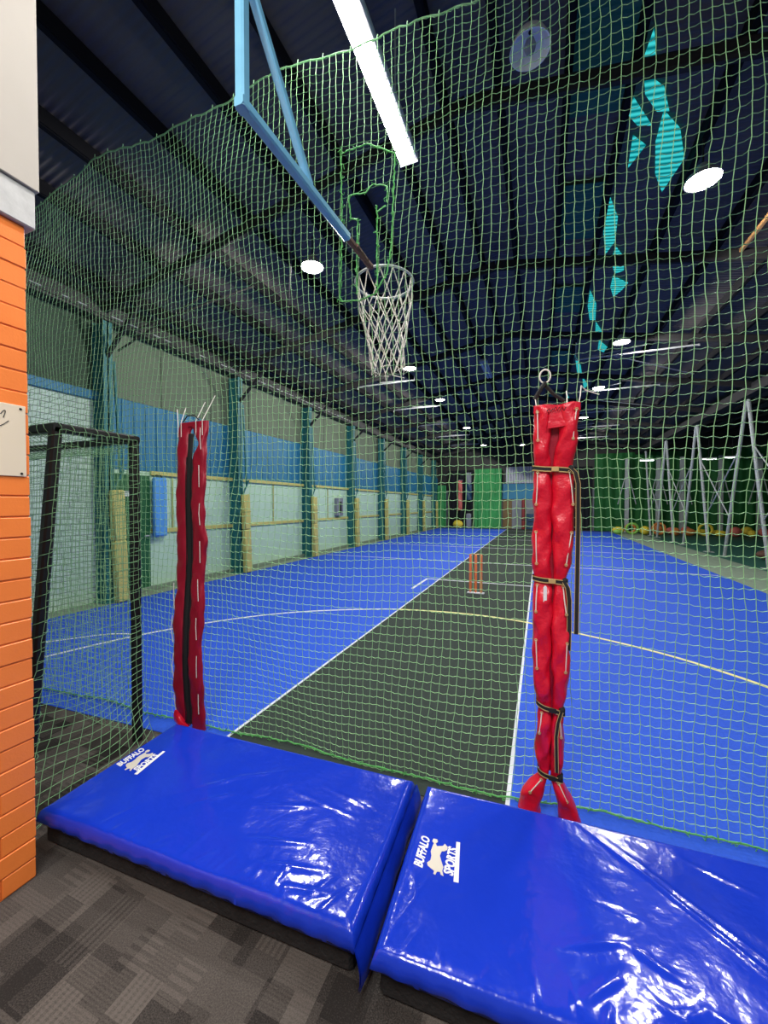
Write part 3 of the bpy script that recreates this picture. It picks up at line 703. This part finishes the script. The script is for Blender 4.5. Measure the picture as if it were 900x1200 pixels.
def inhole(x, z): return (-1.045 < x < -.935 and 2.87 < z < 3.40) or (-1.11 < x < -.865 and 3.36 < z < 3.52)
b = MB()
CR_ = .0017
def runs(seq, sag):
    cur = []
    for k_, p in enumerate(seq):
        if inhole(p[0], p[2]):
            if len(cur) > 1: b.tube(cur, CR_, 3, False)
            cur = []; continue
        if cur and sag:
            q = cur[-1]; cur.append(((q[0]+p[0])/2, (q[1]+p[1])/2, (q[2]+p[2])/2-.0045-random.random()*.003))
        cur.append(p)
    if len(cur) > 1: b.tube(cur, CR_, 3, False)
for i in range(nu): runs([nodes[i, j] for j in range(nv)], False)
for j in range(nv): runs([nodes[i, j] for i in range(nu)], True)
K = CR_*2.1
for (i, j), p in nodes.items():                    # knots
    if inhole(p[0], p[2]): continue
    x, y, z = p; b.add([(x+K,y,z),(x-K,y,z),(x,y+K,z),(x,y-K,z),(x,y,z+K*1.2),(x,y,z-K*1.2)], [(0,2,4),(2,1,4),(1,3,4),(3,0,4),(2,0,5),(1,2,5),(3,1,5),(0,3,5)])
net = thing('sports_net', 'tall green cord net hung across the hall between entrance and court', 'net', (0,0,0))
b.build('mesh', M['net'], net)
b = MB()
tp = [nodes[i, nv-1] for i in range(nu)]
b.tube([(x, y, z+.004) for x, y, z in tp], .0045, 5)
for k_ in range(0, nu, 4): x, y, z = tp[k_]; b.tube([(x, y, z), (x+.004, y, z+.03)], .003, 4)
b.build('top_rope', M['goalnet'], net)
def fuzzy(mb, pts, r, n_, a):                       # bunched cord: main strand plus loose loops
    P_ = []
    for p, q in zip(pts, pts[1:]):
        L_ = math.dist(p, q); k_ = max(2, int(L_/.02))
        for s in range(k_): u = s/k_; P_.append(tuple(lerp(p[c], q[c], u)+jit(.004) for c in range(3)))
    P_.append(pts[-1]); mb.tube(P_, r, 5)
    for p in P_[::n_]:
        mb.tube([p, (p[0]+jit(a), p[1]-random.random()*a, p[2]+jit(a)), (p[0]+jit(a), p[1]-random.random()*a*.5, p[2]+jit(a)), (p[0]+jit(a), p[1], p[2]+jit(a))], .0022, 4)
def onnet(x, z, dy=-.006): return (x, ny_at(x, z)+dy, z)
b = MB()
hem = [(nodes[i, 0][0], nodes[i, 0][1], .016) for i in range(nu)]
fuzzy(b, hem, .0045, 3, .022); b.build('bottom_hem', M['netthick'], net)
b = MB()
for seg in ([(-1.17,3.79),(-1.17,3.4),(-1.18,2.9),(-1.16,2.87)], [(-1.17,3.79),(-1.0,3.80),(-.82,3.70)], [(-.82,3.72),(-.82,3.3),(-.84,3.05)], [(-1.18,2.88),(-1.05,2.86),(-.94,2.88),(-.86,2.98),(-.84,3.06)],
            [(-1.06,3.36),(-1.065,2.9)], [(-.925,3.40),(-.925,2.92)], [(-1.11,3.38),(-1.06,3.36)], [(-.87,3.38),(-.925,3.36)], [(-1.11,3.38),(-1.12,3.52),(-1.0,3.50),(-.95,3.54),(-.86,3.50),(-.86,3.40)]):
    fuzzy(b, [onnet(x, z) for x, z in seg], .0045, 4, .02)
b.build('opening_trim', M['netthick'], net)

# ------------------------------------------------------------------ goal
goal = thing('sports_goal', 'black steel box goal with pale green netting beside the orange wall', 'goal', (0,0,0))
GX0, GX1, GYF, GYB, GZ = -5.4, -2.52, 1.34, 1.79, 2.03
def gpost(x, y0, y1_): MB().bar((x, y0, .004), (x, y1_, GZ), .052, .052).build('post', M['black'], goal)
gpost(GX1, 1.17, GYF); gpost(GX1, GYB, GYB); gpost(GX0, 1.17, GYF); gpost(GX0, GYB, GYB)
MB().bar((GX0-.026, GYF, GZ+.0), (GX1+.026, GYF, GZ), .05, .05).build('crossbar', M['black'], goal)
MB().bar((GX0-.026, GYB, GZ), (GX1+.026, GYB, GZ), .045, .045).build('crossbar', M['black'], goal)
for x in (GX0, GX1): MB().bar((x, GYF, GZ), (x, GYB, GZ), .05, .05).build('side_rail', M['black'], goal)
b = MB()
def cordgrid(fn, nu_, nv_, r=.0016):
    P_ = [[fn(i/(nu_-1), j/(nv_-1)) for i in range(nu_)] for j in range(nv_)]
    for row in P_: b.tube(row, r, 3, False)
    for i in range(nu_): b.tube([P_[j][i] for j in range(nv_)], r, 3, False)
random.seed(2)
cordgrid(lambda u, v: (GX0+(GX1-GX0)*u, GYB+.03+.05*math.sin(math.pi*v)*math.sin(3*u+2), .03+1.98*v+.02*math.sin(u*20)), 62, 42)
def side(u, v):     # u: front to back, v: floor to top; spills out onto the floor below
    y = lerp(1.17+(GYF-1.17)*v, GYB, u); z = .02+2.0*v; x = GX1+.035
    k_ = max(0, 1-v/.55)
    y -= .30*k_**2*(1-u); x += .22*k_**2*(1-.4*u)+.03*math.sin(u*9+v*14)*k_
    z = z*(1-.35*k_*(1-k_))-.10*k_*math.sin(math.pi*u)*(v > .02); z = max(z, .012)
    return (x+jit(.004), y+jit(.004), z+jit(.004))
cordgrid(side, 15, 46)
cordgrid(lambda u, v: (GX0+(GX1-GX0)*u, lerp(GYF, GYB, v), GZ-.03-.09*math.sin(math.pi*v)), 62, 11)
b.build('goal_net', M['goalnet'], goal)
b = MB()
def lash(p0, p1, turns, r=.036):
    p0, p1 = Vector(p0), Vector(p1); d = (p1-p0).normalized(); a = d.orthogonal().normalized(); c = d.cross(a); n = turns*10
    b.tube([p0.lerp(p1, k_/n)+(a*math.cos(2*math.pi*k_/10)+c*math.sin(2*math.pi*k_/10))*r*(1+.12*math.sin(k_*1.7)) for k_ in range(n+1)], .0018, 4)
lash((GX1, 1.18, .1), (GX1, GYF, 2.0), 26); lash((GX1, GYB, .6), (GX1, GYB, 2.0), 22); lash((GX0, GYF, GZ), (GX1, GYF, GZ), 40); lash((GX1, GYF, GZ), (GX1, GYB, GZ), 7)
b.build('lashing', M['goalnet'], goal)

# ------------------------------------------------------------------ red sleeves on the net
def panel(name, t, m, zs, cx, hw, dp, cy, seed, wr=.006, nseg=20, calm=(9,)):
    """hollow-looking fabric tube; cx/hw/dp/cy are functions of z"""
    b = MB()
    def f(i, j):
        z = zs[j]; a = 2*math.pi*i/nseg
        ca, sa_ = math.cos(a), math.sin(a)
        sx = math.copysign(abs(ca)**.7, ca); sy = math.copysign(abs(sa_)**.8, sa_)
        w = wr*(.25+.75*sstep(min(abs(z-q_) for q_ in calm)/.09))*(.9*abs(math.sin(z*17+sx*1.9+seed))+.6*abs(math.sin(z*29-sx*2.7+seed*2))-.7+math.sin(z*23+a*2+seed)*.4+math.sin(z*41-a*3+seed*2)*.5+math.sin(z*11+a+seed*3))
        return (cx(z)+sx*(hw(z)+w*.6), cy(z)+sy*(dp(z)+w), z)
    b.grid(f, nseg, len(zs), closed_u=True)
    n = len(zs); b.f.append(tuple(range(nseg-1, -1, -1))); b.f.append(tuple((n-1)*nseg+i for i in range(nseg))); b.mi += [0, 0]
    return b.build(name, m, t, True, 80)
def frange(a, c, n): return [a+(c-a)*i/(n-1) for i in range(n)]
# right sleeve, tied in with webbing straps
rs = thing('net_sleeve', 'bright red vinyl net sleeve tied with black and gold straps, standing by the right mat', 'sleeve', (0,0,0), group='red sleeves on the net')
ypl = lambda z: ny_at(.07, max(z, .05))-.075
LE = [(-.03,-.105),(.10,-.075),(.21,.006),(.235,.008),(.30,-.012),(.40,-.018),(.52,-.004),(.57,.0),(.60,-.010),(.75,-.024),(1.0,-.034),(1.17,-.030),(1.215,-.024),(1.25,-.030),(1.5,-.036),(1.72,-.034),(1.775,-.028),(1.82,-.028),(2.0,-.030),(2.10,-.034)]
RE = [(-.03,.215),(.10,.165),(.21,.108),(.235,.106),(.30,.118),(.40,.124),(.52,.116),(.57,.112),(.60,.118),(.75,.136),(1.0,.146),(1.17,.128),(1.215,.122),(1.25,.130),(1.45,.160),(1.6,.166),(1.72,.154),(1.775,.146),(1.82,.150),(2.0,.172),(2.10,.178)]
MID = [(-.03,.06),(.21,.056),(.5,.062),(.9,.058),(1.2,.062),(1.5,.056),(1.77,.05),(2.1,.07)]
LI = [(-.03,.020),(.06,.008),(.12,.030),(.21,.052)]; RI = [(-.03,.105),(.06,.092),(.12,.076),(.21,.060)]
def rl_in(z): return interp(LI, z) if z < .21 else interp(MID, z)-.003-.012*sstep((z-1.8)/.15)
def rr_in(z): return interp(RI, z) if z < .21 else interp(MID, z)+.003+.020*sstep((z-1.8)/.15)
pin = lambda z: min(abs(z-q) for q in (1.775, 1.215, .575, .225))
dep = lambda z: (.026+.018*sstep(pin(z)/.10))*(1 if z > .1 else .85)
zs = frange(.012, 2.09, 110)
panel('left_panel', rs, M['red'], zs, lambda z: (interp(LE, z)+rl_in(z))/2, lambda z: (rl_in(z)-interp(LE, z))/2, dep, ypl, 1.0, .0075, 24, (1.775, 1.215, .575, .225))
panel('right_panel', rs, M['red'], zs, lambda z: (interp(RE, z)+rr_in(z))/2, lambda z: (interp(RE, z)-rr_in(z))/2, dep, lambda z: ypl(z)-.004, 2.2, .0075, 24, (1.775, 1.215, .575, .225))
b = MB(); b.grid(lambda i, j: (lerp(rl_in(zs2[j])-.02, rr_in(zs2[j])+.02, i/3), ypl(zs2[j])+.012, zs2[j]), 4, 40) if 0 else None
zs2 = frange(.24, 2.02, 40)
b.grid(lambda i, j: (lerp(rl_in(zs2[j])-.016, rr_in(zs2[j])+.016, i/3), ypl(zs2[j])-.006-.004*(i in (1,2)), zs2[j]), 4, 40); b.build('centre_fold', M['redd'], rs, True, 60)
# top cuff with the rolled edge and label patch
b = MB()
b.grid(lambda i, j: (-.034+.212*i/12, ypl(2.08)-.040+.008*math.sin(i*1.1), 2.055+.04*j/2+.004*math.sin(i*.8)), 13, 3); b.build('cuff', M['red'], rs, True)
b = MB(); b.grid(lambda i, j: (.03+.10*i/5+.01*j/5, ypl(2.0)-.052+.004*math.sin(i), 1.975+.085*j/5+.010*i/5), 6, 6); pt = b.build('label_patch', M['red'], rs, True)
b = MB()
for (xa, za) in ((.028, 2.058), (.058, 2.062), (.086, 2.060)):
    b.tube([(xa, ypl(2.0)-.060, za), (xa+.009, ypl(2.0)-.060, za+.014), (xa+.018, ypl(2.0)-.060, za-.003), (xa+.026, ypl(2.0)-.060, za+.012)], .0025, 5)
b.build('patch_writing', M['ink'], pt)
# straps
for q, slant in ((1.775, -.006), (1.215, -.004), (.575, -.010), (.225, -.008)):
    xl, xr = interp(LE, q)-.006, interp(RE, q)+.006; c = (xl+xr)/2; hw_ = (xr-xl)/2; y0 = ypl(q); d_ = dep(q)+.014; hw_ += .003
    def sg(i, j, o=0, z0=0, z1=.026, n=32):
        a = 2*math.pi*i/n; ca, sa_ = math.cos(a), math.sin(a)
        return (c+math.copysign(abs(ca)**.6, ca)*(hw_+o), y0+math.copysign(abs(sa_)**.7, sa_)*(d_+o), q+slant*ca*2-.013+lerp(z0, z1, j))
    b = MB(); b.grid(lambda i, j: sg(i, j, .002), 32, 2, closed_u=True); st = b.build('strap', M['blackcloth'], rs, True, 50)
    b = MB(); b.grid(lambda i, j: sg(i, j, .0032, 0, .005), 32, 2, closed_u=True); b.grid(lambda i, j: sg(i, j, .0032, .021, .026), 32, 2, closed_u=True); b.build('gold_edge', M['gold'], st, True, 50)
    b = MB(); b.bbox(c-.008, c+.026, y0-d_-.010, y0-d_-.004, q-.012, q+.012, .002); b.build('buckle', M['gold'] if q > 1 else M['blackcloth'], st)
    b = MB(); b.blob((xr-.012, y0-d_*.6, q), .016, .02, .02, 6); b.build('knot', M['blackcloth'], st, True)
def tail(pts, w):
    pts = [Vector(p) for p in pts]; n = len(pts); b = MB(); b2 = MB()
    def g(o0, o1, oy, mb):
        mb.add([p+Vector((o, oy+e, 0)) for p in pts for o in (o0, o1) for e in (0, .003)], [f for k_ in range(n-1) for f in ((k_*4, k_*4+2, k_*4+6, k_*4+4), (k_*4+1, k_*4+5, k_*4+7, k_*4+3), (k_*4, k_*4+4, k_*4+5, k_*4+1), (k_*4+2, k_*4+3, k_*4+7, k_*4+6))])
    g(-w/2, w/2, 0, b); g(-w/2, -w/2+.0026, -.0015, b2); g(w/2-.0026, w/2, -.0015, b2)
    o = b.build('strap_tail', M['blackcloth'], rs); b2.build('gold_edge', M['gold'], o)
yt = ypl(1.2)-.055
tail([(.140, yt, 1.775), (.158, yt-.002, 1.755), (.170, yt, 1.70), (.172, yt+.004, 1.5), (.170, yt+.004, 1.2), (.168, yt, .97), (.166, yt, .965)], .022)
tail([(.115, yt, 1.215), (.128, yt-.003, 1.19), (.136, yt-.004, 1.13), (.137, yt-.003, 1.0), (.134, yt-.002, .88)], .022)
tail([(.105, ypl(.5)-.05, .575), (.090, ypl(.5)-.055, .52), (.082, ypl(.5)-.056, .45), (.084, ypl(.5)-.056, .35), (.086, ypl(.5)-.054, .27)], .018)
# lacing cords down both edges with eyelets
for z0, z1 in ((2.06, 1.92), (1.76, 1.60), (1.46, 1.30), (1.19, 1.06), (.92, .78), (.55, .45), (.20, .13)):
    for tab, s in ((LE, .016), (RE, -.016)):
        xa, xc = interp(tab, z0)+s, interp(tab, z1)+s; ya, yc = ypl(z0)-dep(z0)*.9-.013, ypl(z1)-dep(z1)*.9-.013
        b = MB(); b.tube([(xa, ya, z0), ((xa+xc)/2+jit(.003), (ya+yc)/2-.004, (z0+z1)/2), (xc, yc, z1)], .0026, 5); lc = b.build('lacing_cord', M['cord'], rs)
        for x, y, z in ((xa, ya, z0), (xc, yc, z1)):
            e = MB(); e.tube([(x+.006*math.cos(k_*math.pi/5), y-.001, z+.006*math.sin(k_*math.pi/5)) for k_ in range(10)], .0022, 5, closed=True); e.build('eyelet', M['gold'], lc)
for p in ([(-.018, ypl(2)-.04, 2.06), (-.026, ypl(2)-.01, 2.13), (-.035, ypl(2)+.06, 2.165)], [(.164, ypl(2)-.04, 2.06), (.178, ypl(2)-.01, 2.13), (.188, ypl(2)+.06, 2.20)], [(.118, ypl(2)-.04, 2.07), (.12, ypl(2), 2.14), (.12, ypl(2)+.06, 2.18)], [(.185, ypl(2)+.03, 2.19), (.21, ypl(2)+.05, 2.17), (.27, ypl(2)+.07, 2.15)]):
    b = MB(); b.tube(p, .0028, 5); b.build('hanging_cord', M['cord'], rs)
b = MB(); b.tube([(.018+.026*math.cos(k_*math.pi/8), ypl(2)+.02, 2.255+.034*math.sin(k_*math.pi/8)) for k_ in range(16)], .0045, 6, closed=True); b.build('ring', M['cord'], rs, True)
b = MB(); b.tube([(-.03, ypl(2)+.01, 2.14), (.0, ypl(2)+.0, 2.19), (.02, ypl(2)+.01, 2.22)], .011, 6); b.tube([(.02, ypl(2)+.02, 2.21), (.06, ypl(2)+.02, 2.16), (.11, ypl(2)+.02, 2.12)], .010, 6); b.build('hook_strap', M['blackcloth'], rs)
b = MB(); b.grid(lambda i, j: (.018+.016*i/3, ypl(1.15)-.058, 1.11+.075*j/4+.01*math.sin(i)), 4, 5); b.build('care_tag', M['white'], rs, True)
# left sleeve, zipped
ls = thing('net_sleeve', 'dark red vinyl net sleeve with black zip hanging left of the court beside the goal', 'sleeve', (0,0,0), group='red sleeves on the net')
def wob(z, s): return .006*math.sin(z*14+s)+.004*math.sin(z*31+s*2)
yl = lambda z: ny_at(-2.33, z)-.055
zs = frange(.02, 2.185, 120)
def half(x0, x1, s, out):        # out: which edge is the free wavy one
    if out < 0: a = lambda z: x0+wob(z, s); c = lambda z: x1+.02*sstep((z-2.12)/.03)
    else: c = lambda z: x1+wob(z, s); a = lambda z: x0-.035*sstep((z-2.12)/.03)+.050*max(0, 1-abs(z-2.03)/.075)
    return (lambda z: (a(z)+c(z))/2), (lambda z: (c(z)-a(z))/2)
c1, h1 = half(-2.452, -2.352, .5, -1); c2, h2 = half(-2.304, -2.195, 2.0, 1); ls.location.x = .035
dl = lambda z: .022-.006*sstep((z-2.1)/.05)
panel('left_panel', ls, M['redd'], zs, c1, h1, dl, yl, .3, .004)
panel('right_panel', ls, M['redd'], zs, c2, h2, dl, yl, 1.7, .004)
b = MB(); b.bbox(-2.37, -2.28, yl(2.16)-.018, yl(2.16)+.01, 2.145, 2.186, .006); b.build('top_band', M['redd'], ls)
zz = frange(.05, 2.10, 50)
b = MB(); b.grid(lambda i, j: (-2.362+.068*i/3-(.016 if zz[j] > 1.93 and i == 3 else 0), yl(zz[j])-.010-.006*(i in (1, 2)), zz[j]), 4, 50); zp = b.build('zip_tape', M['blackcloth'], ls, True)
for x in (-2.350, -2.306):
    b = MB(); b.tube([(x, yl(z)-.020, z) for z in zz if z < 1.95], .0026, 5); b.build('zip_piping', M['black'], zp)
for z0 in frange(.15, 1.98, 8):
    b = MB(); b.tube([(-2.212+jit(.003), yl(z0)-.031, z0), (-2.212+jit(.004), yl(z0)-.033, z0+.08), (-2.212+jit(.003), yl(z0)-.031, z0+.15)], .0024, 5); b.build('lacing_cord', M['cord'], ls)
for z0 in (.12, .35, .62, .85):
    b = MB(); b.tube([(-2.452, yl(z0)-.012, z0), (-2.466+jit(.01), yl(z0)-.014, z0+.10), (-2.454, yl(z0)-.012, z0+.19)], .003, 5); b.build('lacing_cord', M['cord'], ls)
for x, x2, z2 in ((-2.44, -2.49, 2.30), (-2.41, -2.42, 2.31), (-2.27, -2.26, 2.34), (-2.21, -2.17, 2.38)):
    b = MB(); b.tube([(x, yl(2.1)-.028, 2.08), (x, yl(2.1)-.028, 2.18), (x2-.035, ny_at(x2, z2)-.005, z2)], .0026, 5); b.build('hanging_cord', M['cord'], ls)
b = MB(); b.tube([(-2.40, yl(2.1)-.02, 2.185), (-2.36, yl(2.1)-.02, 2.225), (-2.29, yl(2.1)-.02, 2.225), (-2.25, yl(2.1)-.02, 2.19)], .004, 6); b.build('handle_loop', M['blackcloth'], ls)
b = MB(); b.grid(lambda i, j: (-2.42+.09*i/5+.02*math.sin(j), yl(.1)-.045-.02*math.sin(i*.8), .02+.16*j/5-.10*abs(i-2.5)/2.5*(j/5)), 6, 6); b.build('loose_fold', M['red'], ls, True)

# ------------------------------------------------------------------ netball hoop on its arm
hp = thing('netball_hoop', 'netball hoop with white net on a light blue triangular arm poking through the green net', 'hoop', (0,0,0))
HX, HZ = -.985, 3.06
MB().bar((-1.02, 1.15, 3.04), (-1.02, 1.15, roofz(-1.02)), .042, .042).build('upright', M['armblue'], hp)
MB().bar((-1.02, 1.13, HZ), (HX-.005, 1.92, HZ), .042, .042).build('arm', M['armblue'], hp)
MB().bar((-1.005, 1.57, HZ+.02), (-1.015, 1.16, 3.56), .034, .034).build('brace', M['armblue'], hp)
b = MB(); b.bar((HX-.005, 1.92, HZ), (HX+.01, 2.215, HZ), .03, .03); b.bar((HX+.005, 2.0, HZ-.0), (HX+.005, 2.205, HZ-.0), .036, .02); b.build('end_rod', M['rust'], hp)
cx_, cy_ = -.965, 2.405; RR = .19
b = MB(); b.tube([(cx_+RR*math.cos(k_*math.pi/20), cy_+RR*math.sin(k_*math.pi/20), HZ) for k_ in range(40)], .0075, 8, closed=True); ring = b.build('ring', M['steel'], hp, True)
b = MB(); random.seed(9)
NS = 14; lv = 8
prof = [(0,.185),(.12,.178),(.20,.162),(.28,.146),(.36,.130),(.43,.118),(.50,.112),(.57,.112),(.64,.10)]
def kn(k_, l, sh=0):
    d_, r_ = prof[l]; a = 2*math.pi*(k_+(.5 if l % 2 else 0))/NS
    return Vector((cx_+.02*d_/.5+r_*math.cos(a), cy_+r_*math.sin(a), HZ-d_))
KN = {(k_, l): kn(k_, l)+Vector((jit(.008), jit(.008), jit(.012))) for k_ in range(NS) for l in range(lv)}
for k_ in range(NS):
    KN[k_, 0] = kn(k_, 0)
for l in range(lv-1):
    for k_ in range(NS):
        for nb in ((k_ if l % 2 == 0 else k_), ((k_-1) % NS if l % 2 == 0 else (k_+1) % NS)):
            b.tube([KN[k_, l], (KN[k_, l]+KN[nb, l+1])/2+Vector((0,0,-.004)), KN[nb, l+1]], .0032, 5)
for k_ in range(0, NS, 2):
    p = KN[k_, lv-1]; b.tube([p, p+Vector((jit(.02), jit(.02), -.05)), p+Vector((.02, .01, -.02)), KN[(k_+1) % NS, lv-1]], .0032, 5)
for k_ in range(NS): b.tube([kn(k_, 0)+Vector((0,0,.010)), kn(k_, 0)+Vector((.004,0,-.012))], .005, 5)
b.build('hoop_net', M['cord'], hp)

# ------------------------------------------------------------------ light from the foyer behind the viewer, ambient
for x in (-.8, 1.2):
    for y in (-.9,):
        add_light('AREA', (x, y, 4.4), 120, (1,.97,.93), (0,0,0), shape='RECTANGLE', size=.16, size_y=1.5)
W = bpy.data.worlds.new('world'); S.world = W; W.use_nodes = True
bg = W.node_tree.nodes['Background']; bg.inputs[0].default_value = (.82, .90, 1, 1); bg.inputs[1].default_value = .27
S.view_settings.view_transform = 'Standard'; S.view_settings.look = 'None'; S.view_settings.gamma = 1; S.view_settings.exposure = 0
S.view_settings.use_curve_mapping = False
